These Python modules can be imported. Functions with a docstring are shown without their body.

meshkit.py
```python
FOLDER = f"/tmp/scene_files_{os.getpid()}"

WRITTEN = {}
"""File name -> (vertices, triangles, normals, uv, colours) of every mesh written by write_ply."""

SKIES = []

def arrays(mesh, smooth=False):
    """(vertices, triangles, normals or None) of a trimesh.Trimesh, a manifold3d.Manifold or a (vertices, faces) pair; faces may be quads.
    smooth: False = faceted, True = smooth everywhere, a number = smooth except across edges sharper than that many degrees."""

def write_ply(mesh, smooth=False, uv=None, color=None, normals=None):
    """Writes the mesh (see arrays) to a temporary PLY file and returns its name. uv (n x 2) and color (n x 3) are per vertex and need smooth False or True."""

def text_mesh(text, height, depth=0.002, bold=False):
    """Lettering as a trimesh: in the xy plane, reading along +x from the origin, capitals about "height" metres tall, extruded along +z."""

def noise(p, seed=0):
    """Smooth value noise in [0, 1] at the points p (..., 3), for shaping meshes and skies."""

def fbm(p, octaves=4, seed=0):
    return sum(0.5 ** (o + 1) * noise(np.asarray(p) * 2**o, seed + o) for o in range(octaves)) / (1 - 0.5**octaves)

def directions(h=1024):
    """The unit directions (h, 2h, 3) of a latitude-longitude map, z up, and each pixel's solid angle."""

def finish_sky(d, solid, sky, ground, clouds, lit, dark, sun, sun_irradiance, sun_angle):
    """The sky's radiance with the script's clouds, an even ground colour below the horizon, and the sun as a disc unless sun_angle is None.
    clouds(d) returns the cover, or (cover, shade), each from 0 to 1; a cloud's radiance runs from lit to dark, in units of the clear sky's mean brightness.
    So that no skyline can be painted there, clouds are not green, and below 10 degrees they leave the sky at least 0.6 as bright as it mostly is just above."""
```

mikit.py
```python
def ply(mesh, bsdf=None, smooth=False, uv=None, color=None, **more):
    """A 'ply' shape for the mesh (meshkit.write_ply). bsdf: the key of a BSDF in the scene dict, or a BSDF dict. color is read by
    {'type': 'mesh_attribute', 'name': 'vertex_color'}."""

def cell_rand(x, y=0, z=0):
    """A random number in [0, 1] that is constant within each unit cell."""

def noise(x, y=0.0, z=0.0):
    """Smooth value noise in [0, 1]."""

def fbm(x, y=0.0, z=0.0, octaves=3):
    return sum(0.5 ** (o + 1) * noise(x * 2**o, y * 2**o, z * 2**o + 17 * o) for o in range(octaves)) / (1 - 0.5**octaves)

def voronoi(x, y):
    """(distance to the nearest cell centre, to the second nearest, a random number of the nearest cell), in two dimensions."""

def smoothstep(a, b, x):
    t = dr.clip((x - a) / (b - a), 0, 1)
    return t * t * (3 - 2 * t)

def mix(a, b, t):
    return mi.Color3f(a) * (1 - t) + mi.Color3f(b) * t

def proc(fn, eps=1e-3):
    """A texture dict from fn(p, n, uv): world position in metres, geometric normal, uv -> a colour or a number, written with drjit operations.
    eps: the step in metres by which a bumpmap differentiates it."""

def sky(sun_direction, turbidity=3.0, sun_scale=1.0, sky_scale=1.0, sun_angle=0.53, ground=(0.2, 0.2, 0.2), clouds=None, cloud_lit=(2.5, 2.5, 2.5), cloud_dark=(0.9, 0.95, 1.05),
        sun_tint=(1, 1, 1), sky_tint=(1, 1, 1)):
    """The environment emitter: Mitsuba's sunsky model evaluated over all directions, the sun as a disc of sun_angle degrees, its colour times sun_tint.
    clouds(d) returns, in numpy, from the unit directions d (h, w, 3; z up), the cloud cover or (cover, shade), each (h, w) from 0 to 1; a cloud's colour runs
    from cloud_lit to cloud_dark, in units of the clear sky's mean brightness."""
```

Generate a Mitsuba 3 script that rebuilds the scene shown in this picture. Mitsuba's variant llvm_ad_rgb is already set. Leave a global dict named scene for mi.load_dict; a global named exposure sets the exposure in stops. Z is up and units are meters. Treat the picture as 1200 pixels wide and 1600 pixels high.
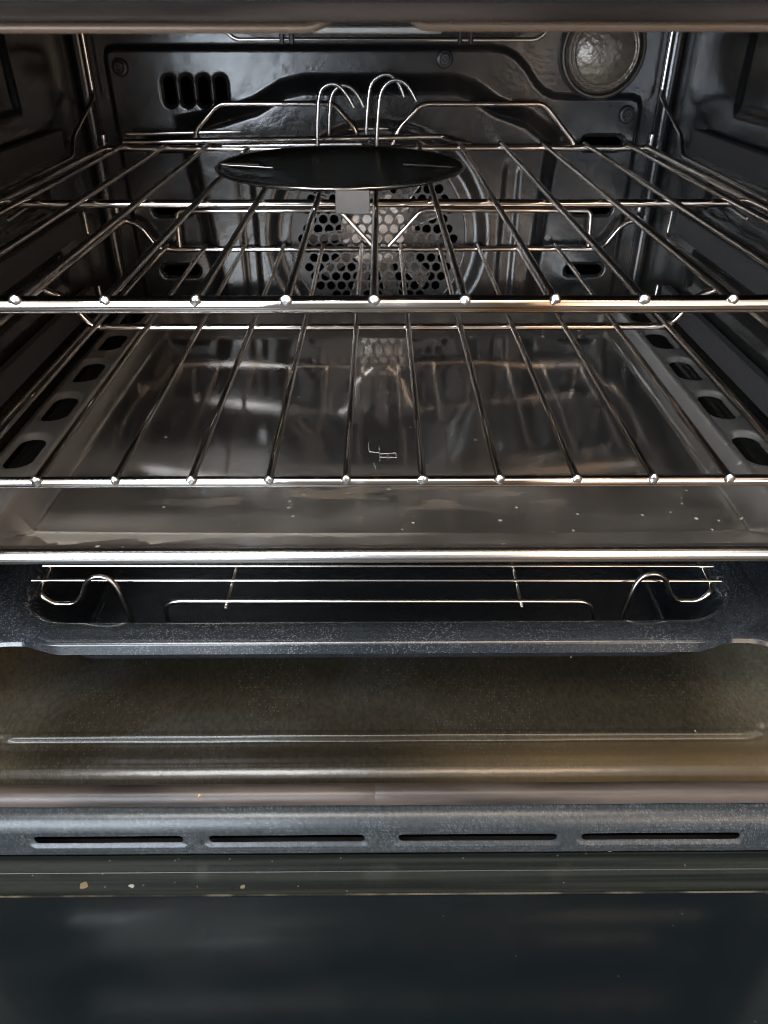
import math, random
import numpy as np, trimesh, shapely
import drjit as dr
import mitsuba as mi
import mikit, meshkit
from mikit import proc, noise, fbm, cell_rand, voronoi, smoothstep, mix

random.seed(7)
rng = np.random.default_rng(7)
scene, labels = {'type': 'scene'}, {}
T = mi.ScalarTransform4f
H = 1.0                       # height of the eye above the kitchen floor; the numbers below are metres from the eye

# ------------------------------------------------------------------ camera
PITCH, YAW = math.radians(33.1), math.radians(0.4)
fw = np.array([math.sin(YAW) * math.cos(PITCH), math.cos(YAW) * math.cos(PITCH), -math.sin(PITCH)])
scene['camera'] = {'type': 'thinlens', 'fov': 2 * math.degrees(math.atan(0.5)), 'fov_axis': 'x', 'near_clip': 0.01, 'far_clip': 50.0,
                   'aperture_radius': 0.0007, 'focus_distance': 0.40,
                   'to_world': T().look_at(origin=[0, 0, H], target=[float(a) for a in fw + [0, 0, H]], up=[0, 0, 1])}

# ------------------------------------------------------------------ light: a kitchen by day, window to the left behind the camera, warm ceiling lamp to the right
exposure = 0.15


def panel(key, centre, target, w, h, rgb, label, cat):
    m = T().look_at(origin=[centre[0], centre[1], centre[2] + H], target=[target[0], target[1], target[2] + H], up=[0, 0.1, 1]).scale([w / 2, h / 2, 1])
    scene[key] = {'type': 'rectangle', 'to_world': m, 'bsdf': {'type': 'diffuse', 'reflectance': {'type': 'rgb', 'value': 0.5}},
                  'emitter': {'type': 'area', 'radiance': {'type': 'rgb', 'value': list(rgb)}}}
    labels[key] = {'label': label, 'category': cat}


panel('kitchen_window', (-0.85, -1.5, 0.30), (0, 0.5, -0.1), 1.1, 1.3, (8.8, 9.9, 11.2), 'bright kitchen window on the left behind the camera', 'window')
panel('added_warm_panel', (0.95, -1.5, 0.35), (0.1, 0.5, -0.1), 0.9, 1.1, (3.6, 2.7, 2.0), 'added warm glowing panel in place of a lit wall on the right behind the camera', 'window')  # unseen emitter added for the warm light from the right
panel('ceiling_lamp', (-0.42, -0.7, 1.40), (-0.2, 0.2, -0.3), 0.62, 0.55, (17.0, 17.2, 16.6), 'cool white ceiling lamp on the left above the place in front of the oven', 'lamp')
panel('ceiling_lamp_001', (0.36, -0.7, 1.40), (0.2, 0.2, -0.3), 0.62, 0.40, (10.5, 7.6, 5.2), 'warm ceiling lamp on the right above the place in front of the oven', 'lamp')
panel('light_ceiling', (0.0, -1.0, 1.62), (0.0, 0.0, -0.3), 2.6, 2.0, (1.1, 1.05, 1.0), 'large evenly lit ceiling panel above the room in front of the oven', 'lamp')
scene['room_light'] = {'type': 'constant', 'radiance': {'type': 'rgb', 'value': [0.16, 0.15, 0.14]}}


# ------------------------------------------------------------------ materials
def rgb(c):
    return {'type': 'rgb', 'value': list(c)} if not isinstance(c, dict) else c


def mat(key, base, rough, metallic=0.0, spec=0.5, bump=None, scale=0.0, eps=5e-4, **more):
    b = {'type': 'principled', 'base_color': rgb(base), 'roughness': rough, 'metallic': metallic, **more}
    if isinstance(metallic, dict) or metallic < 1:
        b['specular'] = spec
    if bump is not None:
        b = {'type': 'bumpmap', 'arbitrary': proc(bump, eps), 'scale': scale, 'bsdf': b}
    scene[key] = {'type': 'twosided', 'bsdf': b}


def flecks(x, y, size, cut):
    """Soft-edged flecks: 1 inside a fleck."""
    d, _, r = voronoi(x / size, y / size)
    return smoothstep(0.34, 0.16, d) * smoothstep(cut, cut + 0.12, r)


def peel(p, n, uv):                       # orange peel of fired enamel
    return 0.35 * fbm(p.x * 420, p.y * 420, p.z * 420, 2) + 0.65 * noise(p.x * 130, p.y * 130, p.z * 130)


def cavity_col(p, n, uv):
    z = p.z - H
    grease = fbm(p.x * 14 + 3, p.y * 14, z * 14, 4)
    low = smoothstep(-0.14, -0.31, z)
    clean = mix((0.006, 0.0065, 0.007), (0.013, 0.013, 0.0128), noise(p.x * 35, p.y * 35, p.z * 35))
    brown = mix((0.0165, 0.0145, 0.0105), (0.040, 0.034, 0.0235), grease)
    c = mix(clean, brown, dr.clip(low * smoothstep(0.15, 0.75, grease + 0.35 * low), 0, 1))
    corner = smoothstep(0.170, 0.225, dr.abs(p.x)) * smoothstep(-0.25, -0.31, z)  # light on the corner fillets put into the colour, broken up by grease
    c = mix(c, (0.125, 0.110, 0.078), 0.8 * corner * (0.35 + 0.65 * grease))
    bluish = smoothstep(0.45, 0.62, fbm(p.x * 9 + 40, p.y * 22, 0, 3)) * smoothstep(-0.325, -0.333, z) * smoothstep(0.10, -0.05, p.x)
    c = mix(c, (0.046, 0.047, 0.044), 0.4 * bluish)
    fl = flecks(p.x + 0.1 * p.y, 0.28 * (p.y + p.z), 0.00075, 0.72) * smoothstep(-0.22, -0.30, z) * smoothstep(0.35, 0.6, fbm(p.x * 30, p.y * 30, 4, 3))
    grain = noise(p.x * 800, p.y * 420, z * 420) * 0.6 + noise(p.x * 1700, p.y * 1100, z * 1100) * 0.4
    c = c * (0.62 + 0.76 * grain)
    tan = smoothstep(-0.02, 0.10, p.x) * smoothstep(0.292, 0.276, p.y) * low
    c = mix(c, (0.17, 0.118, 0.060), 0.62 * dr.clip(tan * (0.3 + 0.9 * grease), 0, 1))
    return mix(c, (0.20, 0.185, 0.15), 0.30 * fl)


def back_col(p, n, uv):
    s = fbm(p.x * 30, p.y * 30, p.z * 30, 3)
    c = mix((0.006, 0.0068, 0.0078), (0.016, 0.0165, 0.0175), s)
    warm = smoothstep(0.0, 0.12, p.x) * smoothstep(0.35, 0.65, fbm(p.x * 22 + 9, p.z * 22, 1, 3))  # warm reflection of the room painted into the right-hand side
    return mix(c, (0.040, 0.029, 0.021), 0.6 * warm)


def back_rough(p, n, uv):
    return 0.12 + 0.14 * fbm(p.x * 40, p.y * 40, p.z * 40, 3)


def frame_col(p, n, uv):
    c = mix((0.018, 0.022, 0.025), (0.032, 0.038, 0.042), fbm(p.x * 26, p.y * 26, p.z * 60, 3))
    t = p.z + p.y
    a = flecks(p.x + 0.35 * t, t * 0.22, 0.00068, 0.60)
    b = flecks(p.x - 0.3 * t + 0.37, t * 0.30 + 0.11, 0.00055, 0.62)
    m = dr.clip(a + 0.7 * b, 0, 1) * (0.25 + 0.75 * smoothstep(0.3, 0.6, fbm(p.x * 45, t * 45, 2, 3)))
    return mix(c * (0.7 + 0.6 * noise(p.x * 1300, t * 500, 0)), (0.20, 0.22, 0.23), 0.45 * m)


def pan_col(p, n, uv):
    c = mix((0.010, 0.0128, 0.016), (0.022, 0.026, 0.031), fbm(p.x * 24, p.y * 24, p.z * 24, 3))
    out = smoothstep(-0.275, -0.268, p.z - H)
    a = flecks(p.x, p.y + p.z, 0.0013, 0.70)
    b = flecks(p.x + 0.4, p.y + p.z + 0.2, 0.0009, 0.74)
    k = flecks(p.x + 0.2, p.y + p.z + 0.7, 0.0030, 0.92)
    c = mix(c * (0.7 + 0.6 * noise(p.x * 1100, (p.y + p.z) * 1100, 0)), (0.25, 0.27, 0.29), 0.42 * dr.clip(a + b, 0, 1) * out * (0.3 + 0.7 * smoothstep(0.35, 0.6, fbm(p.x * 40, p.y * 40, p.z * 40, 2))))
    return mix(c, (0.004, 0.004, 0.004), 0.8 * k * out)


def chrome_col(p, n, uv):
    tarn = smoothstep(0.50, 0.72, fbm(p.x * 34, p.y * 34, p.z * 34 + 5, 4))
    c = mix((0.84, 0.83, 0.81), (0.72, 0.60, 0.50), 0.25 + 0.5 * smoothstep(-0.05, 0.12, p.x))  # warm reflections towards the right are put into the base colour
    c = mix(c, (0.42, 0.31, 0.22), 0.55 * tarn)
    rust = smoothstep(0.034, 0.008, dr.abs(p.x - 0.058)) * smoothstep(0.31, 0.295, p.y) * smoothstep(-0.11, -0.10, p.z - H) * smoothstep(0.35, 0.6, fbm(p.x * 70, p.y * 200, p.z * 200, 3))
    return mix(c, (0.40, 0.23, 0.10), 0.75 * rust)


def chrome_rough(p, n, uv):
    return 0.05 + 0.14 * smoothstep(0.45, 0.75, fbm(p.x * 60, p.y * 60, p.z * 60, 3))


def steel_dirt(p):
    """(dried residue along the front slope with a ragged lower edge, burnt-on film, white specks)"""
    y = p.y
    edge = 0.3305 - 0.022 * smoothstep(-0.05, -0.12, p.x) * smoothstep(-0.185, -0.155, p.x) * (0.25 + 0.9 * noise(p.x * 55, 3, 1)) - 0.0045 * noise(p.x * 260, 1, 1) - 0.004 * smoothstep(0.6, 0.8, noise(p.x * 120, 7, 1))
    res = smoothstep(edge - 0.0012, edge + 0.0004, y) * smoothstep(0.3362, 0.3345, y) * smoothstep(0.05, -0.03, p.x) * smoothstep(-0.190, -0.180, p.x)
    burnt = smoothstep(0.50, 0.66, fbm(p.x * 30 + 1, p.y * 90, 2, 4)) * smoothstep(0.350, 0.372, y) * smoothstep(0.425, 0.385, y) * smoothstep(0.15, 0.05, dr.abs(p.x))
    d, _, r = voronoi(p.x / 0.0085, p.y / 0.0085)
    big = 0.05 + 0.10 * cell_rand(r * 1000)
    clump = smoothstep(0.42, 0.62, fbm(p.x * 26, p.y * 26, 9, 3))
    sp = smoothstep(big, 0.5 * big, d) * smoothstep(0.80, 0.84, r) * smoothstep(0.43, 0.36, y) * clump
    d, _, r = voronoi(p.x / 0.017 + 3, p.y / 0.017)
    big = 0.03 + 0.06 * cell_rand(r * 1000 + 7)
    sp = 0.8 * dr.clip(sp + smoothstep(big, 0.5 * big, d) * smoothstep(0.78, 0.82, r) * smoothstep(0.62, 0.38, y), 0, 1)
    return res, burnt, sp


def steel_col(p, n, uv):
    s = fbm(p.x * 12, p.y * 12, 3, 4)
    c = mix((0.66, 0.63, 0.59), (0.54, 0.50, 0.46), s)
    res, burnt, sp = steel_dirt(p)
    c = mix(c, (0.60, 0.575, 0.53), 0.9 * res)
    c = mix(c, (0.40, 0.31, 0.21), 0.6 * burnt)
    return mix(c, (0.70, 0.69, 0.66), 0.8 * sp)


def steel_metal(p, n, uv):                 # a film of dried grease dulls the front third, haze elsewhere
    film = smoothstep(0.46, 0.37, p.y) * smoothstep(0.331, 0.338, p.y) * smoothstep(0.25, 0.6, fbm(p.x * 7 + 2, p.y * 16, 0, 4))
    edge = smoothstep(0.190, 0.197, dr.abs(p.x - 0.0065))
    res, burnt, sp = steel_dirt(p)
    return dr.clip(0.94 - 0.30 * film * (1 - edge) - 0.14 * edge - 0.75 * res - 0.3 * burnt - 0.9 * sp, 0, 1)


def steel_rough(p, n, uv):
    edge = smoothstep(0.188, 0.197, dr.abs(p.x - 0.0065))
    front = smoothstep(0.44, 0.36, p.y) * (0.4 + 0.8 * fbm(p.x * 25, p.y * 60, 5, 3))
    return 0.05 + 0.07 * fbm(p.x * 18, p.y * 40, 1, 3) + 0.24 * edge + 0.14 * front * (1 - edge)


def disc_rough(p, n, uv):
    return 0.30 + 0.10 * fbm(p.x * 50, p.y * 50, p.z * 50, 3)


def gasket_col(p, n, uv):
    return mix((0.026, 0.020, 0.017), (0.082, 0.065, 0.056), smoothstep(0.25, 0.72, fbm(p.x * 16, p.y * 90, p.z * 90, 4)))


def glass_col(p, n, uv):
    dirt = smoothstep(0.45, 0.75, fbm(p.x * 8, p.y * 18, 0, 4))
    d, _, r = voronoi(p.x / 0.009, p.y / 0.009)
    sp = smoothstep(0.06, 0.03, d) * smoothstep(0.95, 0.97, r)
    return mix(mix((0.0066, 0.0098, 0.0115), (0.0135, 0.0168, 0.0182), dirt), (0.20, 0.20, 0.18), 0.25 * sp)


def glass_rough(p, n, uv):                # wiped smears
    return 0.12 + 0.16 * smoothstep(0.4, 0.7, fbm(p.x * 6 + 1.5 * p.y, p.y * 22 - p.x * 4, 0, 4))


def band_col(p, n, uv):
    s = smoothstep(0.25, 0.75, fbm(p.x * 5, p.y * 420, 0, 4))
    d, _, r = voronoi(p.x / 0.007, p.y / 0.007)
    sp = smoothstep(0.08, 0.03, d) * smoothstep(0.86, 0.9, r)
    return mix(mix((0.010, 0.0125, 0.0115), (0.030, 0.034, 0.030), s), (0.30, 0.28, 0.23), 0.4 * sp)


def seal_col(p, n, uv):
    return mix((0.03, 0.03, 0.027), (0.16, 0.148, 0.115), smoothstep(0.35, 0.65, fbm(p.x * 50, 0, 0, 4)))


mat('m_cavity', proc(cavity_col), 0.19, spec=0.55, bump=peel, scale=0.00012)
mat('m_back', proc(back_col), proc(back_rough), spec=0.8, bump=peel, scale=0.00017)
mat('m_frame', proc(frame_col), 0.30, spec=0.5, bump=peel, scale=0.00016)
mat('m_pan', proc(pan_col), 0.19, spec=0.8, bump=peel, scale=0.00012)
mat('m_chrome', proc(chrome_col), proc(chrome_rough), metallic=1.0)
mat('m_wire', (0.74, 0.71, 0.66), 0.16, metallic=1.0)
mat('m_tip', (0.90, 0.90, 0.89), 0.26, metallic=1.0)
mat('m_steel', proc(steel_col), proc(steel_rough), metallic=proc(steel_metal), spec=0.3)
mat('m_lip', (0.80, 0.78, 0.75), 0.20, metallic=1.0)
mat('m_disc', (0.010, 0.009, 0.006), proc(disc_rough), spec=0.05)
mat('m_tab', (0.19, 0.178, 0.168), 0.55, metallic=0.6)
mat('m_gasket', proc(gasket_col), 0.36, spec=0.42)
mat('m_strip', (0.050, 0.0475, 0.048), 0.60)
mat('m_black', (0.003, 0.003, 0.003), 0.9, spec=0.02)
mat('m_clip', (0.020, 0.020, 0.021), 0.35)
mat('m_lipbrown', (0.22, 0.155, 0.11), 0.40, metallic=0.3)
mat('m_fan', (0.82, 0.74, 0.66), 0.45, metallic=0.6)
mat('m_grid', (0.030, 0.029, 0.028), 0.35, spec=0.6)
mat('m_plate', (0.42, 0.41, 0.39), 0.40, metallic=0.5)
mat('m_case', (0.16, 0.16, 0.165), 0.4, metallic=0.6)
mat('m_glass', proc(glass_col), proc(glass_rough), spec=0.45)
mat('m_band', proc(band_col), 0.22, spec=0.5)
mat('m_seal', proc(seal_col), 0.7, spec=0.2)
mat('m_reflector', (0.105, 0.092, 0.078), 0.42, metallic=0.6)
mat('m_bulb', (0.50, 0.49, 0.46), 0.25)
mat('m_scratch', (0.75, 0.74, 0.70), 0.5)
mat('m_lens', (0.17, 0.142, 0.112), 0.36, metallic=0.45, clearcoat=1.0, clearcoat_gloss=0.9)


# ------------------------------------------------------------------ mesh helpers
def add(key, mesh, bsdf, smooth=35, label=None, cat=None, group=None, kind=None):
    """One entry of the scene; a key that is taken gets the next three-digit number."""
    base, n = key, 0
    while key in scene:
        n += 1
        key = f'{base}_{n:03d}'
    if isinstance(mesh, tuple):
        mesh = trimesh.Trimesh(mesh[0], mesh[1], process=False)
    mesh = mesh.copy()
    mesh.vertices = np.asarray(mesh.vertices) + [0, 0, H]
    scene[key] = mikit.ply(mesh, bsdf, smooth=smooth)
    tag(key, label, cat, group, kind)
    return key


def tag(key, label=None, cat=None, group=None, kind=None):
    d = {k: v for k, v in dict(label=label, category=cat, group=group, kind=kind).items() if v}
    if d:
        labels[key] = d


def fillet(pts, r, n=6):
    """Round the inner corners of a polyline."""
    pts = [np.asarray(p, float) for p in pts]
    out = [pts[0]]
    for a, b, c in zip(pts, pts[1:], pts[2:]):
        u, v = a - b, c - b
        lu, lv = np.linalg.norm(u), np.linalg.norm(v)
        t = min(r, 0.48 * lu, 0.48 * lv)
        p, q = b + u / lu * t, b + v / lv * t
        for k in range(n + 1):
            s = k / n
            out.append((1 - s) ** 2 * p + 2 * s * (1 - s) * b + s * s * q)
    out.append(pts[-1])
    return np.array(out)


def tube(pts, r, n=14, closed=False, cap=True):
    """A round bar along the points; r may vary along it; the ends are slightly domed."""
    p = np.asarray(pts, float)
    if not closed:
        keep = np.r_[True, np.linalg.norm(np.diff(p, axis=0), axis=1) > 1e-7]
        p = p[keep]
        rr = np.broadcast_to(np.asarray(r, float), (len(keep),))[keep].copy()
        if cap:
            d0, d1 = p[0] - p[1], p[-1] - p[-2]
            d0, d1 = d0 / np.linalg.norm(d0), d1 / np.linalg.norm(d1)
            p = np.vstack([p[0] + d0 * rr[0] * 0.45, p[0] + d0 * rr[0] * 0.3, p, p[-1] + d1 * rr[-1] * 0.3, p[-1] + d1 * rr[-1] * 0.45])
            rr = np.r_[rr[0] * 0.35, rr[0] * 0.8, rr, rr[-1] * 0.8, rr[-1] * 0.35]
    else:
        rr = np.broadcast_to(np.asarray(r, float), (len(p),)).copy()
    m = len(p)
    t = np.gradient(p, axis=0) if not closed else np.roll(p, -1, 0) - np.roll(p, 1, 0)
    t /= np.linalg.norm(t, axis=1, keepdims=True)
    a = np.cross(t[0], [0.13, 0.21, 0.97] if abs(t[0][2]) < 0.9 else [1, 0.1, 0])
    a /= np.linalg.norm(a)
    ang = np.arange(n) * 2 * np.pi / n
    V = np.empty((m, n, 3))
    for i in range(m):
        a = a - t[i] * (a @ t[i])
        a /= np.linalg.norm(a)
        b = np.cross(t[i], a)
        V[i] = p[i] + rr[i] * (np.cos(ang)[:, None] * a + np.sin(ang)[:, None] * b)
    F = []
    j = np.arange(n)
    for i in range(m if closed else m - 1):
        k = (i + 1) % m
        F.append(np.stack([i * n + j, i * n + (j + 1) % n, k * n + (j + 1) % n, k * n + j], 1))
    F = np.vstack(F)
    F = np.vstack([F[:, [0, 1, 2]], F[:, [0, 2, 3]]])
    V = V.reshape(-1, 3)
    if not closed:
        V = np.vstack([V, p[0], p[-1]])
        F = np.vstack([F, np.stack([(j + 1) % n, j, j * 0 + m * n], 1), np.stack([(m - 1) * n + j, (m - 1) * n + (j + 1) % n, j * 0 + m * n + 1], 1)])
    return trimesh.Trimesh(V, F, process=False)


def dense(a, b, n):
    return np.linspace(np.asarray(a, float), np.asarray(b, float), n)


def bar(x0, x1, y0, y1, z0, z1, b=0.0012):
    """A box with bevelled edges."""
    P = []
    for x, sx in ((x0, 1), (x1, -1)):
        for y, sy in ((y0, 1), (y1, -1)):
            for z, sz in ((z0, 1), (z1, -1)):
                P += [(x + sx * b, y + sy * b, z), (x + sx * b, y, z + sz * b), (x, y + sy * b, z + sz * b)]
    return trimesh.convex.convex_hull(np.array(P))


def lathe(profile, centre, n=64):
    """Revolve (radius, height) about an axis that points towards the viewer (-y)."""
    pr = np.asarray(profile, float)
    a = np.arange(n) * 2 * np.pi / n
    V = np.stack([np.outer(pr[:, 0], np.cos(a)), np.repeat(-pr[:, 1:2], n, 1), np.outer(pr[:, 0], np.sin(a))], -1).reshape(-1, 3) + np.asarray(centre)
    j, F = np.arange(n), []
    for i in range(len(pr) - 1):
        F += [np.stack([i * n + j, i * n + (j + 1) % n, (i + 1) * n + (j + 1) % n], 1), np.stack([i * n + j, (i + 1) * n + (j + 1) % n, (i + 1) * n + j], 1)]
    return trimesh.Trimesh(V, np.vstack(F), process=False)


def upright(mesh, centre):
    """Turn a lathe mesh made about the origin so that its axis points up."""
    v = np.asarray(mesh.vertices)
    return trimesh.Trimesh(np.stack([v[:, 0], v[:, 2], -v[:, 1]], 1) + np.asarray(centre), mesh.faces[:, ::-1], process=False)


def sheet(u, v, fn, sdf=None, thick=0.0):
    """A sheet of metal over the grid u x v; fn(U, V) -> (X, Y, Z); holes where sdf(U, V) < 0, their rims snapped onto the outline; thick > 0 gives it a back."""
    U, V = np.meshgrid(np.asarray(u, float), np.asarray(v, float), indexing='ij')
    nu, nv = U.shape
    keep = None
    if sdf is not None:
        step = max(np.diff(u).max(), np.diff(v).max())
        for _ in range(3):
            d, e = sdf(U, V), 1e-5
            gx, gy = (sdf(U + e, V) - sdf(U - e, V)) / (2 * e), (sdf(U, V + e) - sdf(U, V - e)) / (2 * e)
            g2 = np.maximum(gx ** 2 + gy ** 2, 1e-9)
            near = np.abs(d) < 0.51 * step
            U, V = U - np.where(near, d * gx / g2, 0), V - np.where(near, d * gy / g2, 0)
    X = np.stack(np.broadcast_arrays(*fn(U, V)), -1).reshape(-1, 3)
    i = np.arange(nu * nv).reshape(nu, nv)
    q = np.stack([i[:-1, :-1], i[1:, :-1], i[1:, 1:], i[:-1, 1:]], -1).reshape(-1, 4)
    F = np.vstack([q[:, [0, 1, 2]], q[:, [0, 2, 3]]])
    if sdf is not None:
        uc, vc = U.reshape(-1)[F].mean(1), V.reshape(-1)[F].mean(1)
        F = F[sdf(uc, vc) > 0]
    m = trimesh.Trimesh(X, F, process=False)
    if thick:
        e = np.sort(F[:, [0, 1, 1, 2, 2, 0]].reshape(-1, 2), 1)
        de = F[:, [0, 1, 1, 2, 2, 0]].reshape(-1, 2)
        _, inv, cnt = np.unique(e, axis=0, return_inverse=True, return_counts=True)
        rim = de[cnt[inv.reshape(-1)] == 1]
        N = np.array(meshkit.arrays(m, True)[2])
        X2 = np.vstack([X, X - N * thick])
        k = len(X)
        F2 = np.vstack([F, F[:, ::-1] + k, np.stack([rim[:, 1], rim[:, 0], rim[:, 0] + k], 1), np.stack([rim[:, 1], rim[:, 0] + k, rim[:, 1] + k], 1)])
        m = trimesh.Trimesh(X2, F2, process=False)
    m.remove_unreferenced_vertices()
    return m


def sm(a, b, x):
    t = np.clip((x - a) / (b - a), 0, 1)
    return t * t * (3 - 2 * t)


def rrect(x, y, cx, cy, hx, hy, r):
    """Signed distance to a rounded rectangle, negative inside."""
    qx, qy = np.abs(x - cx) - hx + r, np.abs(y - cy) - hy + r
    return np.hypot(np.maximum(qx, 0), np.maximum(qy, 0)) + np.minimum(np.maximum(qx, qy), 0) - r


def poly_sd(poly, x, z):
    """Signed distance to a polygon, positive inside."""
    pts = shapely.points(x.ravel(), z.ravel())
    d = shapely.distance(pts, poly.exterior)
    return np.where(shapely.contains_xy(poly, x.ravel(), z.ravel()), d, -d).reshape(x.shape)


# ================================================================== the oven
tag('oven', 'open built-in oven with black enamelled cavity, racks and trays inside', 'oven')
XW, YB, YF, ZC, ZF = 0.2385, 0.705, 0.262, 0.012, -0.338       # half width, back, front, ceiling, floor

# --- back wall: fan cover plate standing proud, a dome round the fan, slots, lamp hole
FAN, RF = (-0.0005, -0.168), 0.0745
LAMP, RL = (0.1766, -0.0262), 0.0305
plate = shapely.Polygon([(-0.2155, -0.030), (-0.2135, -0.0245), (-0.208, -0.0225), (0.088, -0.0225), (0.100, -0.0240), (0.110, -0.0285), (0.119, -0.0365),
                         (0.127, -0.0465), (0.134, -0.0525), (0.143, -0.0560), (0.155, -0.0566), (0.206, -0.0566), (0.2125, -0.059), (0.2155, -0.066), (0.2155, -0.30), (-0.2155, -0.30)])
dome = shapely.Polygon([(-0.165, -0.072), (-0.128, -0.066), (-0.100, -0.058), (-0.078, -0.046), (-0.060, -0.0425), (0.062, -0.0425), (0.078, -0.047),
                        (0.098, -0.059), (0.125, -0.068), (0.150, -0.085), (0.140, -0.29), (-0.140, -0.29)])
back_slots = [(x, -0.0534, 0.0046, 0.0102, 0.0046) for x in (-0.1672, -0.1535, -0.1398, -0.1262)]
back_slots += [(x, z, 0.0165, 0.0046, 0.0046) for x in (-0.1785, 0.186) for z in (-0.092, -0.144, -0.1965)]


def back_holes(x, z):
    d = np.minimum(np.hypot(x - FAN[0], z - FAN[1]) - RF, np.hypot(x - LAMP[0], z - LAMP[1]) - RL)
    for s in back_slots:
        d = np.minimum(d, rrect(x, z, *s))
    return d


def back_shape(x, z):
    h = 0.0035 * sm(-0.001, 0.0035, poly_sd(plate, x, z)) + 0.009 * sm(-0.002, 0.014, poly_sd(dome, x, z))
    r = np.hypot(x - FAN[0], z - FAN[1])
    h = h - 0.006 * sm(0.098, 0.084, r)
    for k in (-0.112, 0.112):                                   # upright pressed grooves beside the fan
        h = h - 0.0025 * sm(0.009, 0.003, np.abs(x - k)) * sm(-0.10, -0.115, z)
    h = h - 0.0024 * sm(0.0024, 0.0, back_holes(x, z))            # rolled rims of the openings
    h = h + 0.0003 * (meshkit.fbm(np.stack([x * 18, x * 0, z * 18], -1), 3, 4) - 0.5)
    return x, YB - h, z


add('oven__back_wall', sheet(np.arange(-XW, XW + 1e-6, 0.00125), np.arange(-0.34, ZC + 1e-6, 0.00125), back_shape, back_holes), 'm_back', smooth=True)
add('oven__back_void', bar(-0.236, 0.236, YB + 0.045, YB + 0.05, -0.336, 0.01), 'm_black')
for x, z in ((-0.2035, -0.037), (0.0526, -0.0315), (0.2030, -0.0705)):
    s = add('oven__screw', lathe([(0, 0.0030), (0.0016, 0.0030), (0.0020, 0.0042), (0.0036, 0.0042), (0.0042, 0.0030), (0.0058, 0.0026), (0.0066, 0.0012), (0.0068, 0)], (x, YB - 0.0035, z), 32), 'm_clip')

for s in (-1, 1):
    add('oven__corner_bead', tube(dense((s * 0.2335, YB - 0.0030, 0.010), (s * 0.2335, YB - 0.0030, -0.322), 60), 0.0062, 24), 'm_back', smooth=True)

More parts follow.
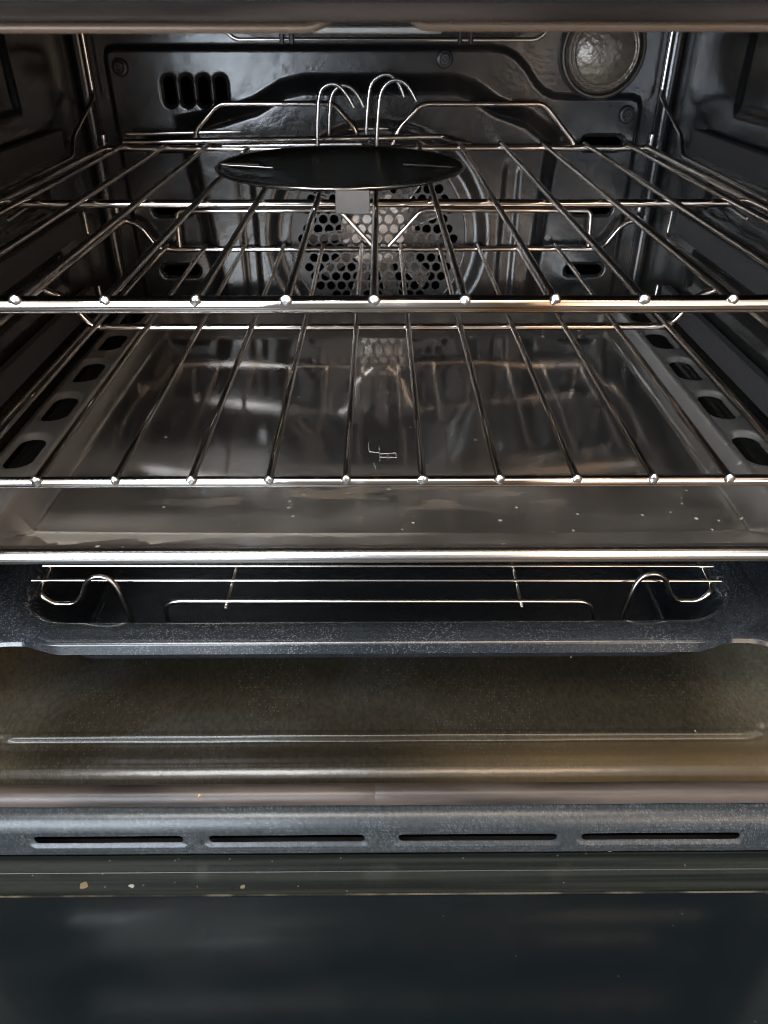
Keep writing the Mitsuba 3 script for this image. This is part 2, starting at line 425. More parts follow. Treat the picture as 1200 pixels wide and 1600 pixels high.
# --- fan grid: punched sheet, and the fan behind it
p = 0.0095
holes = []
for i in range(-10, 11):
    for j in range(-10, 11):
        hx, hz = (i + 0.5 * (j % 2)) * p, j * p * 0.866
        if math.hypot(hx, hz) < RF - 0.0065:
            holes.append(shapely.Point(hx, hz).buffer(0.00385, 5))
disc2d = shapely.Point(0, 0).buffer(RF + 0.003, 32).difference(shapely.union_all(holes))
g = trimesh.creation.extrude_polygon(disc2d, 0.0008, engine='earcut')
v = np.asarray(g.vertices)
g = trimesh.Trimesh(np.stack([v[:, 0] + FAN[0], YB - 0.0052 - v[:, 2], v[:, 1] + FAN[1]], 1), g.faces[:, ::-1], process=False)
add('oven__fan_grid', g, 'm_grid', smooth=False)
add('oven__fan', lathe([(0.034, 0.003), (0.034, 0.0), (0.020, 0.0), (0.018, 0.006), (0.010, 0.008), (0.0, 0.008)], (FAN[0], YB + 0.030, FAN[1]), 48), 'm_fan')
for k in range(11):
    a = k * 2 * np.pi / 11 + 0.2
    b = bar(0.026, 0.064, -0.0105, 0.0105, -0.0006, 0.0006, 0.0003)
    b.apply_transform(trimesh.transformations.rotation_matrix(0.6, [1, 0, 0]))
    b.apply_transform(trimesh.transformations.rotation_matrix(a, [0, 1, 0]))
    b.apply_translation([FAN[0], YB + 0.020, FAN[1]])
    add('oven__fan__blade', b, 'm_fan', smooth=False)

# --- side walls, ceiling and floor in one enamelled shell
prof = []
for cx, cz, r, a0, a1 in ((-XW + 0.012, ZC - 0.012, 0.012, 90, 180), (-XW + 0.034, ZF + 0.034, 0.034, 180, 270), (XW - 0.034, ZF + 0.034, 0.034, 270, 360), (XW - 0.012, ZC - 0.012, 0.012, 0, 90)):
    prof.append(np.array([(cx + r * math.cos(math.radians(a)), cz + r * math.sin(math.radians(a))) for a in np.linspace(a0, a1, 12)]))
prof = [prof[0], prof[1], prof[2], prof[3]]
walls = {}


def strip_between(a, b, n):
    return np.linspace(a, b, n)


left = np.vstack([prof[0], strip_between(prof[0][-1], prof[1][0], 110)[1:-1], prof[1][:5]])
floor2 = np.vstack([prof[1][4:], strip_between(prof[1][-1], prof[2][0], 160)[1:-1], prof[2][:8]])
right = left[::-1] * [-1, 1]
ceil2 = np.vstack([prof[3][-1:], strip_between(prof[3][-1], prof[0][0], 30)[1:]])


def shell(path, ys, shape):
    idx = np.arange(len(path), dtype=float)

    def fn(U, V):
        k = np.round(U).astype(int)
        return shape(path[k, 0], V, path[k, 1])
    return sheet(idx, ys, fn)


def wall_shape(x, y, z):
    side = np.sign(x)
    h = 0.0045 * 0.6 * sm(0.578, 0.572, y) * sm(-0.060, -0.052, z)      # pressed panel at the top front
    h = h + 0.003 * sm(0.595, 0.589, y) * sm(0.0135, 0.0105, np.abs(z + 0.1085)) * sm(0.33, 0.336, y)
    h = h + 0.003 * sm(0.595, 0.589, y) * sm(0.0135, 0.0105, np.abs(z + 0.1655)) * sm(0.33, 0.336, y)
    h = h + 0.003 * sm(0.595, 0.589, y) * sm(0.0135, 0.0105, np.abs(z + 0.2225)) * sm(0.33, 0.336, y)
    n = meshkit.fbm(np.stack([y * 14, z * 14, side], -1), 3, 5) - 0.5
    return x + side * h * (np.abs(x) > XW - 0.001) - side * 0.0014 * n, y, z


def floor_shape(x, y, z):
    d = rrect(x, y, 0, 0.49, 0.2165, 0.2026, 0.014)
    h = 0.0022 * sm(0.0006, -0.0012, d) + 0.0004 * sm(0.004, 0.0, np.abs(d + 0.002)) - 0.0005 * sm(0.0016, 0.0, np.abs(d - 0.001))
    h = h + 0.0009 * (meshkit.fbm(np.stack([x * 9, y * 9, x * 0], -1), 3, 6) - 0.5)
    flat = sm(ZF + 0.020, ZF + 0.003, z)
    lip = 0.012 * (np.clip((0.271 - y) / 0.014, 0, 1) ** 2)                                 # rolls down at the mouth
    return x, y, z + h * flat - lip * flat + 0.0026 * sm(0.284, 0.272, y) * flat


ys = np.unique(np.r_[np.arange(0.257, 0.30, 0.0005), np.arange(0.30, YB + 0.001, 0.0025)])
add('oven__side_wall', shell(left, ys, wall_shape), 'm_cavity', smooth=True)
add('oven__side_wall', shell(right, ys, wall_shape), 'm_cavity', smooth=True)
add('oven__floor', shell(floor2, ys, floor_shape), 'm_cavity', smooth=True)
add('oven__ceiling', shell(ceil2, np.r_[0.252, 0.3, YB], lambda x, y, z: (x, y, z)), 'm_cavity', smooth=True)

# --- grill element under the ceiling with its clips, and the plate in front of it
zr = -0.0174
add('oven__grill_element', tube(fillet([(-0.114, 0.66, 0.010), (-0.1135, 0.66, -0.010), (-0.104, 0.66, zr), (0.117, 0.66, zr), (0.124, 0.66, -0.012), (0.126, 0.66, 0.010)], 0.004), 0.0015), 'm_wire')
for x in (-0.0700, -0.0628, 0.0600, 0.0680):
    add('oven__grill_element__clip', bar(x - 0.0017, x + 0.0017, 0.657, 0.663, -0.0205, 0.011, 0.0008), 'm_clip')
add('oven__grill_plate', bar(-0.0362, 0.0355, 0.500, 0.516, -0.0106, -0.0068, 0.0008), 'm_plate')
for x in (-0.030, -0.012, 0.006, 0.024):
    add('oven__grill_plate__tab', bar(x - 0.003, x + 0.003, 0.5045, 0.5085, -0.0073, 0.0115, 0.0006), 'm_clip')

# --- lamp in the upper right corner
lp = (LAMP[0], YB - 0.0035, LAMP[1])
L = lamp = add('oven__lamp', lathe([(0.0342, -0.0030), (0.0340, 0.0010), (0.0334, 0.0026), (0.0328, 0.0020), (0.0322, 0.0040), (0.0308, 0.0042), (0.0303, 0.0005), (0.0303, -0.004)], lp), 'm_reflector')
dm = lathe([(0.0, 0.0135), (0.004, 0.0134), (0.008, 0.0130), (0.012, 0.0122), (0.016, 0.0110), (0.020, 0.0094), (0.0225, 0.0082), (0.0235, 0.0066), (0.0250, 0.0071), (0.0260, 0.0050), (0.0272, 0.0054), (0.0285, 0.0030), (0.0298, 0.0005),
            (0.0298, -0.002), (0.0240, -0.0015), (0.018, 0.001), (0.010, 0.003), (0.0, 0.004)], (0, 0, 0), 96)
dm = dm.subdivide().subdivide()
dv = np.array(dm.vertices)
nn = meshkit.fbm(dv * 260, 3, 8) - 0.5
dv[:, 1] -= 0.0013 * nn * (dv[:, 1] < -0.003)
add('oven__lamp__lens', trimesh.Trimesh(dv + lp, dm.faces, process=False), 'm_lens', smooth=True)
add('oven__lamp__reflector', lathe([(0.0303, -0.003), (0.029, -0.010), (0.024, -0.020), (0.014, -0.028), (0.0, -0.030)], lp), 'm_reflector')
b = trimesh.creation.icosphere(2, 0.010)
b.apply_scale([1, 1.5, 1])
b.apply_translation(np.array(lp) + [0, 0.014, 0])
add('oven__lamp__bulb', b, 'm_bulb', smooth=True)

# --- mouth of the oven: enamelled front frame with four long slots at the bottom
fp = fillet([(0.2560, -0.3480), (0.2545, -0.3372), (0.2470, -0.3352), (0.2392, -0.3372), (0.2352, -0.3425), (0.2350, -0.3640), (0.2420, -0.3660)], 0.0045, 6)
seg = np.r_[0, np.cumsum(np.linalg.norm(np.diff(fp, axis=0), axis=1))]
SL = [(-0.1375, 0.0378), (-0.0475, 0.0394), (0.0492, 0.0402), (0.1421, 0.0402)]
s_of = lambda z: np.interp(-z, -fp[(fp[:, 0] < 0.2356)][:, 1], seg[(fp[:, 0] < 0.2356)])
SC = float(s_of(np.array(-0.3508)))


def frame_holes(x, s):
    d = np.full(np.shape(x), 1.0)
    for cx, hw in SL:
        d = np.minimum(d, rrect(x, s, cx, SC, hw, 0.0027, 0.0026))
    return d


def frame_shape(x, s):
    y, z = np.interp(s, seg, fp[:, 0]), np.interp(s, seg, fp[:, 1])
    d = frame_holes(x, s)
    y = y + 0.0007 * sm(0.0030, 0.0, d)
    for cx, hw in SL:
        y = y + 0.0009 * np.exp(-(((x - cx + hw + 0.002) / 0.0022) ** 2 + ((s - SC - 0.0005) / 0.0030) ** 2)) - 0.0002 * sm(0.003, 0.0015, np.abs(s - SC - 0.0062)) * sm(0.004, 0.0, np.min([np.abs(x - cx) - hw for cx, hw in SL], axis=0))
    return x, y + 0.00025 * (meshkit.fbm(np.stack([x * 22, s * 22, x * 0], -1), 3, 9) - 0.5), z


add('oven__front_frame', sheet(np.arange(-0.262, 0.2621, 0.0010), np.unique(np.r_[np.arange(0, seg[-1], 0.0007), seg[-1]]), frame_shape, frame_holes), 'm_frame', smooth=True)
add('oven__frame_void', bar(-0.25, 0.25, 0.2445, 0.2475, -0.364, -0.3395), 'm_black')
for s in (-1, 1):
    x0, x1 = sorted((s * 0.2495, s * 0.285))
    add('oven__frame_post', bar(x0, x1, 0.240, 0.262, -0.366, 0.032, 0.003), 'm_frame')
add('oven__frame_head', bar(-0.249, 0.249, 0.246, 0.262, 0.0090, 0.032, 0.002), 'm_frame')
add('oven__trim_strip', bar(-0.285, 0.285, 0.228, 0.2345, 0.0019, 0.045, 0.0006), 'm_clip')

# outer case, so that the oven is a closed body from any side
for nm, b in (('case_side', (-0.287, -0.284, 0.263, 0.77, -0.39, 0.05)), ('case_side', (0.284, 0.287, 0.263, 0.77, -0.39, 0.05)), ('case_top', (-0.2835, 0.2835, 0.263, 0.77, 0.047, 0.05)),
              ('case_bottom', (-0.2835, 0.2835, 0.25, 0.77, -0.39, -0.387)), ('case_back', (-0.2835, 0.2835, 0.767, 0.77, -0.3865, 0.0465))):
    add('oven__' + nm, bar(*b, 0.0008), 'm_case')

# --- the lip of the ceiling panel behind the upper gasket, with its raised middle
lz = -0.0038
add('oven__ceiling_lip', tube(fillet([(-0.24, 0.250, lz), (-0.0175, 0.250, lz), (-0.0120, 0.250, -0.0008), (0.0085, 0.250, -0.0008), (0.0125, 0.250, lz + 0.0004), (0.24, 0.250, lz + 0.0002)], 0.0025), 0.00135), 'm_lipbrown')
add('oven__ceiling_edge', bar(-0.236, 0.236, 0.2512, 0.2535, -0.0030, 0.012, 0.0006), 'm_clip')

# --- door gasket: one round silicone cord, its ends meeting in the middle of the bottom run
gz0, gz1, gx, gr = -0.3316, 0.0029, 0.2435, 0.0053
gp = fillet([(-0.0031, 0.2475, gz0), (-gx, 0.2475, gz0), (-gx, 0.2405, gz1), (gx, 0.2405, gz1), (gx, 0.2475, gz0), (-0.0025, 0.2475, gz0)], 0.030, 12)
gp = np.vstack([np.linspace(a, b, max(2, int(np.linalg.norm(b - a) / 0.008)))[:-1] for a, b in zip(gp, gp[1:])] + [gp[-1:]])
wob = meshkit.noise(gp * 40, 3) - 0.5
gp[:, 2] += 0.0005 * wob
gp[:, 1] += 0.0005 * (meshkit.noise(gp * 55, 5) - 0.5)
add('oven__gasket', tube(gp, gr * (1 + 0.05 * (meshkit.noise(gp * 70, 6) - 0.5)), 20), 'm_gasket', smooth=True)

# --- the door, folded down flat in front
D = add('oven__door', bar(-0.30, 0.30, -0.20, 0.2385, -0.392, -0.3665, 0.0015), 'm_band', label='open door lying flat in front of the oven, dark glass on its inner face')
add('oven__door__glass', bar(-0.285, 0.285, -0.185, 0.2138, -0.3664, -0.3640, 0.0007), 'm_glass', label='dark glossy inner glass of the door')
add('oven__door__glass_seal', bar(-0.285, 0.285, 0.2140, 0.2154, -0.3664, -0.3652, 0.0004), 'm_seal', label='thin dirty line of sealant along the edge of the glass')

mat('m_ridge', (0.045, 0.048, 0.042), 0.4)
add('oven__door__edge_ridge', bar(-0.285, 0.285, 0.2272, 0.2278, -0.3666, -0.3661, 0.0002), 'm_ridge')

# ================================================================== shelf supports on both side walls
for s, side in ((-1, 'left'), (1, 'right')):
    k = 'shelf_support' if s < 0 else 'shelf_support_001'
    X = s * 0.2262
    tag(k, f'bent wire shelf support with dark flat guide strips on the {side} side wall', 'shelf support', 'shelf supports on the side walls')
    for z in (-0.0900, -0.1425):
        add(k + '__pin', tube(dense((s * 0.2268, 0.7020, z + 0.0045), (s * 0.2268, 0.7020, z - 0.0035), 4), 0.0020), 'm_tip')
    add(k + '__guide_wire', tube(fillet([(X, 0.694, 0.006), (X, 0.694, -0.057), (X, 0.630, -0.0785), (X, 0.621, -0.0905), (X, 0.300, -0.0925)], 0.006), 0.0015), 'm_wire')
    for z in (-0.149, -0.206):
        add(k + '__guide_wire', tube(fillet([(X, 0.6205, z + 0.020), (X, 0.6215, z + 0.002), (X, 0.612, z), (X, 0.300, z - 0.001)], 0.004), 0.0015), 'm_wire')
    for z in (-0.0720, -0.1290, -0.1860, -0.2430):
        x0, x1 = sorted((s * 0.2305, s * 0.2372))
        add(k + '__guide_strip', bar(x0, x1, 0.300, 0.6225, z - 0.0165, z, 0.0008), 'm_strip')
    add(k + '__cross_wire', tube(fillet([(s * 0.2335, 0.595, -0.1195), (s * 0.2300, 0.588, -0.1190), (s * 0.2300, 0.533, -0.1070), (s * 0.2300, 0.500, -0.1085)], 0.006), 0.0012), 'm_wire')


# ================================================================== wire racks
def rack(key, label, xs, fr, y0, ym, y1, z, ends, stops, xo=0.0, rot=0.0):
    """Rods front to back on three cross bars; ends: how far the cross bars' ends rise to the side bars."""
    tag(key, label, 'oven rack')
    r = 0.00170

    def place(m):
        m = m.copy()
        m.apply_translation([xo, 0, 0])
        return m
    side = 0.2205
    up = ends

    def cross(y, zz, rad):
        if up < 0.001:
            q = dense((-side, y, zz), (side, y, zz), 40)
            q[:, 2] += 0.0006 * (meshkit.noise(q * 14 + y * 9, 4) - 0.5)
            return tube(q, rad * (1 + 0.05 * (meshkit.noise(q * 60, 9) - 0.5)))
        return tube(fillet([(-side, y, zz + up), (-0.2085, y, zz + up * 0.85), (-0.1945, y, zz), (0.1945, y, zz), (0.2085, y, zz + up * 0.85), (side, y, zz + up)], 0.008), rad)
    add(key + '__front_bar', place(cross(y0, z - 0.0010, fr)), 'm_chrome', smooth=True)
    add(key + '__middle_bar', place(cross(ym, z - 0.0042, 0.0024)), 'm_chrome', smooth=True)
    add(key + '__rear_bar', place(cross(y1, z - 0.0008, 0.0023)), 'm_chrome', smooth=True)
    for s in (-1, 1):
        add(key + '__side_bar', place(tube(dense((s * side, y0, z + up), (s * side, y1, z + up), 24), 0.0024)), 'm_chrome', smooth=True)
    for pts in stops:
        add(key + '__rear_stop', tube(fillet(pts, 0.006), 0.0020), 'm_chrome', smooth=True)
    for x in xs:
        q = x + 0.0003 * rng.standard_normal()
        k = add(key + '__rod', place(tube(np.vstack([dense((q, y0 - 0.0016, z + 0.0012), (x, y1 + 0.0012, z + 0.0022), 10)]), r)), 'm_chrome', smooth=True)
        t = trimesh.creation.icosphere(3, 0.00225)
        t.apply_scale([0.95 + 0.2 * rng.random(), 0.65, 0.95 + 0.25 * rng.random()])
        t.vertices = t.vertices + 0.0006 * (meshkit.noise(np.asarray(t.vertices) * 650 + x * 377, 2)[:, None] - 0.5)
        t.apply_translation([q, y0 - 0.0022, z + 0.0012])
        add(k + '__tip', place(t), 'm_tip', smooth=True)


S = 0.034
rack('wire_rack', 'upper chrome wire rack carrying the black disc, hooks and skewers', [i * S for i in range(-6, 7)], 0.0034, 0.2895, 0.4895, 0.6880, -0.0928, 0.0,
     [[(-0.1480, 0.690, -0.0915), (-0.1480, 0.690, -0.0813), (-0.1275, 0.690, -0.0615), (-0.0359, 0.690, -0.0615), (-0.0175, 0.690, -0.0804), (-0.0165, 0.690, -0.0915)],
      [(0.0115, 0.690, -0.0915), (0.0160, 0.690, -0.0800), (0.0344, 0.690, -0.0618), (0.1324, 0.690, -0.0617), (0.1590, 0.690, -0.0886), (0.1605, 0.690, -0.0920)]], xo=-0.0012)
rack('wire_rack_001', 'lower chrome wire rack with nothing on it, close above the steel tray', [(i + 0.5) * S for i in range(-6, 6)], 0.0026, 0.2935, 0.5020, 0.6910, -0.1740, 0.0245,
     [[(-0.1740, 0.692, -0.1735), (-0.1728, 0.692, -0.1430), (-0.0335, 0.692, -0.1424), (-0.0050, 0.692, -0.1725)],
      [(0.0090, 0.692, -0.1725), (0.0366, 0.692, -0.1425), (0.1825, 0.692, -0.1430), (0.1846, 0.692, -0.1730)]], xo=0.0022)

# ================================================================== stainless tray with slotted edges
tag('steel_tray', 'stainless steel tray with oblong slots along both side edges, below the lower rack', 'tray')
TX, TY0, TY1 = 0.0065, 0.2890, 0.664
ZT, ZB = -0.2140, -0.2300
tslots = [(s * 0.2138 + TX, y, 0.0080, 0.0185, 0.0078) for s in (-1, 1) for y in (0.3965, 0.4560, 0.5160, 0.5750, 0.6330)]


def tray_holes(x, y):
    d = np.full(np.shape(x), 1.0)
    for q in tslots:
        d = np.minimum(d, rrect(x, y, *q))
    return d


def tray_shape(x, y):
    d = -rrect(x, y, TX, 0.4800, 0.1975, 0.1800, 0.016)               # inside the basin
    ks = np.clip((0.1975 - np.abs(x - TX)) / 0.0085, 0, 1)              # steep side walls
    kf = np.clip(np.minimum((y - 0.3000) / 0.0335, (0.660 - y) / 0.012), 0, 1)
    k = np.minimum(ks, kf) - 0.06 * np.clip(1 - np.abs(ks - kf) / 0.25, 0, 1) * (ks < 1) * (kf < 1)
    z = ZT + (ZB - ZT) * k
    sag = np.clip(1 - ((x - TX) / 0.19) ** 2, 0, 1) * np.clip(1 - ((y - 0.48) / 0.175) ** 2, 0, 1)
    z = z - 0.0058 * sag
    q = np.stack([x * 9, y * 9, x * 0], -1)
    r0 = np.hypot(x - TX, (y - 0.78) * 1.1)
    wav = 0.00022 * np.sin(r0 * 62 + 1.5 * np.sin(x * 14)) * sag + 0.0010 * (meshkit.fbm(q, 2, 11) - 0.5) * np.sqrt(sag)
    z = z + wav
    z = z - 0.0030 * sm(0.0040, 0.0, tray_holes(x, y))
    z = z + 0.0010 * sm(0.004, 0.001, np.abs(d + 0.0015)) * (y > 0.31)  # bead round the basin's edge
    z = z - 0.006 * sm(0.2225, 0.2315, np.abs(x - TX))                   # outer edges turned down
    return x, y, z


xs = np.unique(np.r_[np.arange(TX - 0.2316, TX - 0.18, 0.0010), np.arange(TX - 0.18, TX + 0.18, 0.0022), np.arange(TX + 0.18, TX + 0.2317, 0.0010)])
add('steel_tray__basin', sheet(xs, np.arange(TY0, TY1, 0.0013), tray_shape, tray_holes, 0.0007), 'm_steel', smooth=50)
add('steel_tray__front_lip', tube(np.vstack([dense((TX - 0.232, 0.300, ZT - 0.004), (TX - 0.222, 0.2915, ZT + 0.0006), 6), dense((TX - 0.215, 0.2895, ZT + 0.0014), (TX + 0.215, 0.2895, ZT + 0.0014), 80),
                                             dense((TX + 0.222, 0.2915, ZT + 0.0006), (TX + 0.232, 0.300, ZT - 0.004), 6)]), 0.0038, 20), 'm_lip', smooth=True)
scr = []
zs = ZB - 0.0024


def zat(x, y):
    return float(tray_shape(np.array([[x]]), np.array([[y]]))[2][0, 0]) + 0.00015


for a, b in (((-0.0072, 0.4450), (-0.0064, 0.4320)), ((-0.0064, 0.4320), (0.0002, 0.4305)), ((-0.0002, 0.4400), (0.0004, 0.4195)), ((0.0006, 0.4290), (0.0105, 0.4300)),
             ((0.0105, 0.4300), (0.0108, 0.4235)), ((0.0052, 0.4282), (0.0058, 0.4215)), ((0.0006, 0.4245), (0.0108, 0.4238)), ((-0.0036, 0.4168), (-0.0022, 0.4085))):
    pts = [(x, y, zat(x, y)) for x, y in np.linspace(a, b, 8) + 0.0001 * rng.standard_normal((8, 2))]
    scr.append(tube(pts, 0.00022, 5))
add('steel_tray__scratch_mark', trimesh.util.concatenate(scr), 'm_scratch', label='small scratched marks near the middle of the tray floor', kind='stuff')

# ================================================================== black enamelled roasting pan with its wire rack
tag('roasting_pan', 'black speckled enamel roasting pan under the steel tray, wire grid inside it', 'roasting pan')
PX, PZ = -0.0010, -0.2640
PY0, PY1 = 0.2870, 0.640
SK = 6                                                                  # rows of the front skirt


def pan_shape(x, v):
    y = np.maximum(v, PY0)
    d = -rrect(x, y, PX, 0.4680, 0.1895, 0.1665, 0.030)                 # > 0 inside the inner edge
    k = sm(-0.0005, 0.020, d)
    z = PZ - 0.042 * k
    z = z + 0.0026 * np.sqrt(np.clip(1 - ((d + 0.0090) / 0.0085) ** 2, 0, 1))            # rounded crest of the rim
    ax = np.abs(x - PX)
    z = z - 0.0045 * sm(0.182, 0.232, ax)
    fr = np.clip((0.2925 - y) / 0.0055, 0, 1)                            # front edge rolls over
    mid = sm(0.178, 0.158, ax)
    z = z - 0.0016 * fr ** 2
    sk = np.clip((PY0 - v) / 0.006, 0, 1)
    z = z - sk * (0.0020 + 0.0036 * mid)
    yo = y - sk * 0.0012 - 0.0025 * mid * fr + 0.0022 * sm(0.170, 0.180, ax) * sm(0.20, 0.188, ax) * sm(0.300, 0.288, y)
    return x, yo + 0 * z, z


px = np.arange(PX - 0.228, PX + 0.2281, 0.0016)
pv = np.unique(np.r_[np.arange(PY0 - 0.006, PY0, 0.001), np.arange(PY0, 0.345, 0.0008), np.arange(0.345, PY1, 0.004)])
add('roasting_pan__pan_body', sheet(px, pv, pan_shape, None, 0.0012), 'm_pan', smooth=60)

tag('roasting_rack', 'bright wire grid with bent handles lying in the black roasting pan', 'roasting rack')
WZ = -0.2612
rows = [0.3148, 0.3318, 0.3450] + [0.3450 + 0.0135 * i for i in range(1, 18)]
add('roasting_rack__front_wire', tube(fillet([(-0.1140, 0.3150, WZ - 0.016), (-0.1140, 0.3150, WZ), (0.1120, 0.3135, WZ), (0.1150, 0.3135, WZ - 0.016)], 0.010), 0.0011), 'm_wire', smooth=True)
for i, y in enumerate(rows[1:]):
    a = (-0.1905, -0.1905)[i % 2] + 0.0008 * rng.standard_normal()
    add('roasting_rack__cross_wire', tube(dense((a, y + 0.0008, WZ + 0.0006), (0.1858 + 0.0006 * rng.standard_normal(), y - 0.0022, WZ + 0.0006), 8), 0.0009), 'm_wire', smooth=True)
for x in (-0.0790, 0.0768):
    add('roasting_rack__long_wire', tube(dense((x - 0.002, 0.3110, WZ - 0.0014), (x, rows[-1], WZ - 0.0010), 12), 0.0009), 'm_wire', smooth=True)
for s in (-1, 1):
    o = -0.0035 if s > 0 else 0.0
    q = lambda x, y, z: (s * x + o, y, WZ + z)
    h = [q(0.1850, 0.580, -0.001), q(0.1850, 0.342, -0.001), q(0.1842, 0.328, -0.001), q(0.1815, 0.3210, 0.0000), q(0.1760, 0.3205, -0.0062), q(0.1640, 0.3205, -0.0060), q(0.1592, 0.3215, -0.0005), q(0.1565, 0.3220, 0.0066),
         q(0.1530, 0.3220, 0.0105), q(0.1480, 0.3220, 0.0118), q(0.1430, 0.3220, 0.0100), q(0.1400, 0.3215, 0.0050), q(0.1382, 0.3205, -0.002), q(0.1350, 0.319, -0.016), q(0.134, 0.318, -0.024)]
    add('roasting_rack__handle', tube(fillet(h, 0.005), 0.00135), 'm_wire', smooth=True)

# ================================================================== on the upper rack: black disc with a tab, two double hooks, skewers
DZ, DC, DR = -0.0848, (-0.0243, 0.5435), 0.0800
tag('round_disc', 'round shallow black steel disc with a grey tab, lying on the upper rack', 'disc')
pr = [(0.0, -0.0035), (0.030, -0.0033), (0.055, -0.0024), (0.070, -0.0010), (0.0765, 0.0002), (0.0785, 0.0012), (0.0797, 0.0014), (0.0803, 0.0007), (0.0797, -0.0004), (0.074, -0.0022), (0.055, -0.0045), (0.030, -0.0054), (0.0, -0.0057)]
add('round_disc__dish', upright(lathe(pr, (0, 0, 0), 128), (DC[0], DC[1], DZ)), 'm_disc', smooth=50)
for a, b in ((-0.1045, -0.0690), (0.0165, 0.0520)):  # thin bright wires added in place of glints on the dish
    add('round_disc__glint_wire', tube(dense((a, 0.5450, DZ + 0.0010), (b, 0.5430, DZ - 0.0006), 6), 0.00055, 8), 'm_wire', smooth=True)
add('round_disc__glint_wire', tube(dense((-0.1040, 0.5480, DZ + 0.0012), (-0.0790, 0.5520, DZ - 0.0002), 6), 0.0007, 8), 'm_wire', smooth=True)
ra = np.arange(160) * 2 * np.pi / 160
add('round_disc__rim', tube(np.stack([DC[0] + 0.0800 * np.cos(ra), DC[1] + 0.0800 * np.sin(ra), ra * 0 + DZ + 0.0009], 1), 0.00095, 10, closed=True), 'm_lip', smooth=True)  # bright ring added to give the disc edge its highlight
add('round_disc__tab', bar(DC[0] - 0.0008 + 0.0005, DC[0] + 0.0192 + 0.0003, DC[1] - DR - 0.0006, DC[1] - DR + 0.0004, DZ - 0.0128, DZ + 0.0002, 0.0004), 'm_tab', label='small grey square tab at the front edge of the disc')


def hook_pts(shaft, base_z, arc, y):
    return fillet([(shaft[0], y, base_z), (shaft[0] + 0.0004, y, -0.075)] + [(x, y, z) for x, z in arc], 0.006, 5)


def rescale(pts, y):
    """Points measured at 0.655 m, moved to distance y (same bearing from where they were measured)."""
    return [(x * y / 0.655, z * y / 0.655) for x, z in pts]


for key, lab, specs in (('double_hook', 'double wire hook standing behind the black disc, the left one', [
        (0.646, [(-0.0450, -0.0560), (-0.0425, -0.0485), (-0.0365, -0.0452), (-0.0300, -0.0458), (-0.0240, -0.0515), (-0.0182, -0.0612)]),
        (0.676, [(-0.0360, -0.0560), (-0.0335, -0.0500), (-0.0275, -0.0457), (-0.0210, -0.0470), (-0.0155, -0.0520), (-0.0109, -0.0606)])]),
        ('double_hook_001', 'double wire hook standing behind the black disc, the right and taller one', [
        (0.646, [(0.0010, -0.0550), (0.0035, -0.0480), (0.0085, -0.0435), (0.0148, -0.0424), (0.0215, -0.0455), (0.0262, -0.0520), (0.0287, -0.0568)]),
        (0.676, [(-0.0073, -0.0540), (-0.0055, -0.0455), (-0.0010, -0.0412), (0.0050, -0.0388), (0.0105, -0.0400), (0.0160, -0.0455), (0.0197, -0.0540)])])):
    tag(key, lab, 'hook', 'wire hooks on the upper rack')
    feet = []
    for y, arc in specs:
        a = rescale(arc, y)
        foot = (a[0][0] - 0.0022, y, -0.0862)
        feet.append(foot)
        pts = fillet([foot, (foot[0] + 0.0004, y, -0.0760)] + [(x, y, z) for x, z in a], 0.006, 5)
        add(key + '__hook', tube(pts, 0.00145), 'm_tip', smooth=True)
    add(key + '__foot', tube(dense(feet[0], feet[1], 6), 0.0014), 'm_clip', smooth=True)

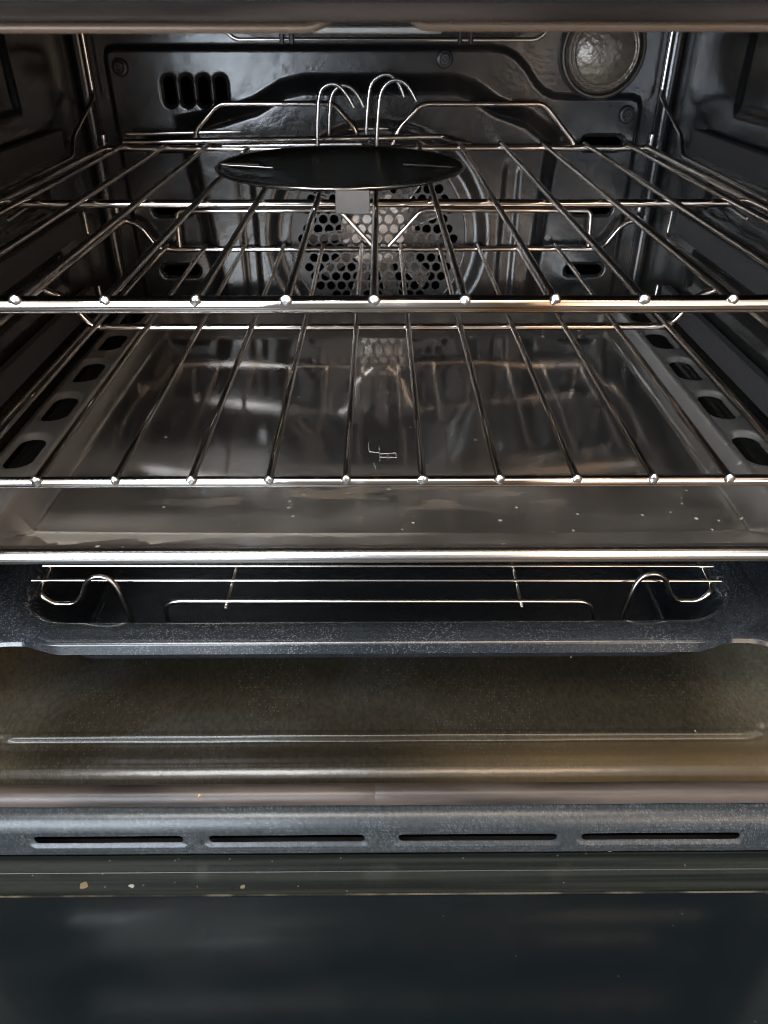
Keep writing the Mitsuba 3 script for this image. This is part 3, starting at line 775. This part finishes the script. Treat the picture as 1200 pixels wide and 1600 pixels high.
zk = -0.0868
sk1 = dense((-0.2040, 0.6905, -0.0832), (0.0330, 0.7000, -0.0795), 14)
add('skewer', tube(sk1, 0.0018), 'm_chrome', smooth=True, label='rearmost long skewer lying across the back of the upper rack', cat='skewer', group='skewers on the upper rack')
sk2 = np.vstack([dense((-0.1990, 0.6620, -0.0855), (0.0500, 0.6720, -0.0830), 14), dense((0.0520, 0.6715, -0.0830), (0.0715, 0.6570, -0.0858), 6)])
add('skewer', tube(sk2, np.r_[np.full(14, 0.0020), np.full(3, 0.0022), 0.0020, 0.0016, 0.0009]), 'm_chrome', smooth=True, label='long skewer with a pointed right end lying in front of the rearmost one', cat='skewer', group='skewers on the upper rack')
add('skewer', tube(dense((-0.1200, 0.6510, -0.0868), (-0.0128, 0.6480, -0.0850), 10), 0.0016), 'm_tip', smooth=True, label='short bright skewer close behind the black disc', cat='skewer', group='skewers on the upper rack')


# ================================================================== crumbs
def crumb(x, y, z, sx, sy, sz, mkey, label, seed):
    g = np.random.default_rng(seed)
    v = g.normal(size=(16, 3))
    v = v / np.linalg.norm(v, axis=1, keepdims=True) * g.uniform(0.6, 1.15, (16, 1))
    v = v + [0, 0, 0] + 0.35 * v[:, [1, 0, 2]] * [1, -1, 0]
    c = trimesh.convex.convex_hull(v * [sx, sy, sz] + [x, y, z + sz * 0.8])
    add('crumb', c, mkey, smooth=25, label=label, cat='crumb')


mat('m_crumb_gold', (0.55, 0.30, 0.08), 0.45)
mat('m_crumb_tan', (0.20, 0.155, 0.09), 0.7)
mat('m_crumb_pale', (0.34, 0.32, 0.27), 0.7)
crumb(-0.0905, 0.2445, -0.3285, 0.0011, 0.0009, 0.0011, 'm_crumb_gold', 'golden crumb stuck on the lower gasket', 1)
crumb(-0.0965, 0.2440, -0.3290, 0.0005, 0.0005, 0.0004, 'm_crumb_gold', 'tiny amber crumb just left of the golden crumb on the gasket', 2)
crumb(-0.1485, 0.2207, -0.3665, 0.0023, 0.0021, 0.0004, 'm_crumb_tan', 'flat brown flake on the left of the door edge', 3)
crumb(-0.1245, 0.2205, -0.3665, 0.0018, 0.0012, 0.0005, 'm_crumb_pale', 'pale twisted flake right of the brown flake on the door edge', 4)
crumb(-0.0690, 0.2195, -0.3665, 0.0012, 0.0012, 0.0004, 'm_crumb_tan', 'small brown flake on the door edge below the second slot', 5)
crumb(0.1190, 0.2375, -0.3665, 0.0011, 0.0007, 0.0005, 'm_crumb_pale', 'white speck on the door right below the fourth slot', 6)
crumb(0.1745, 0.2885, -0.3340, 0.0007, 0.0011, 0.0005, 'm_crumb_pale', 'whitish crumb at the right of the oven floor', 7)
crumb(0.1180, 0.3480, -0.3350, 0.0008, 0.0008, 0.0005, 'm_crumb_pale', 'tiny pale crumb on the oven floor below the pan on the right', 8)
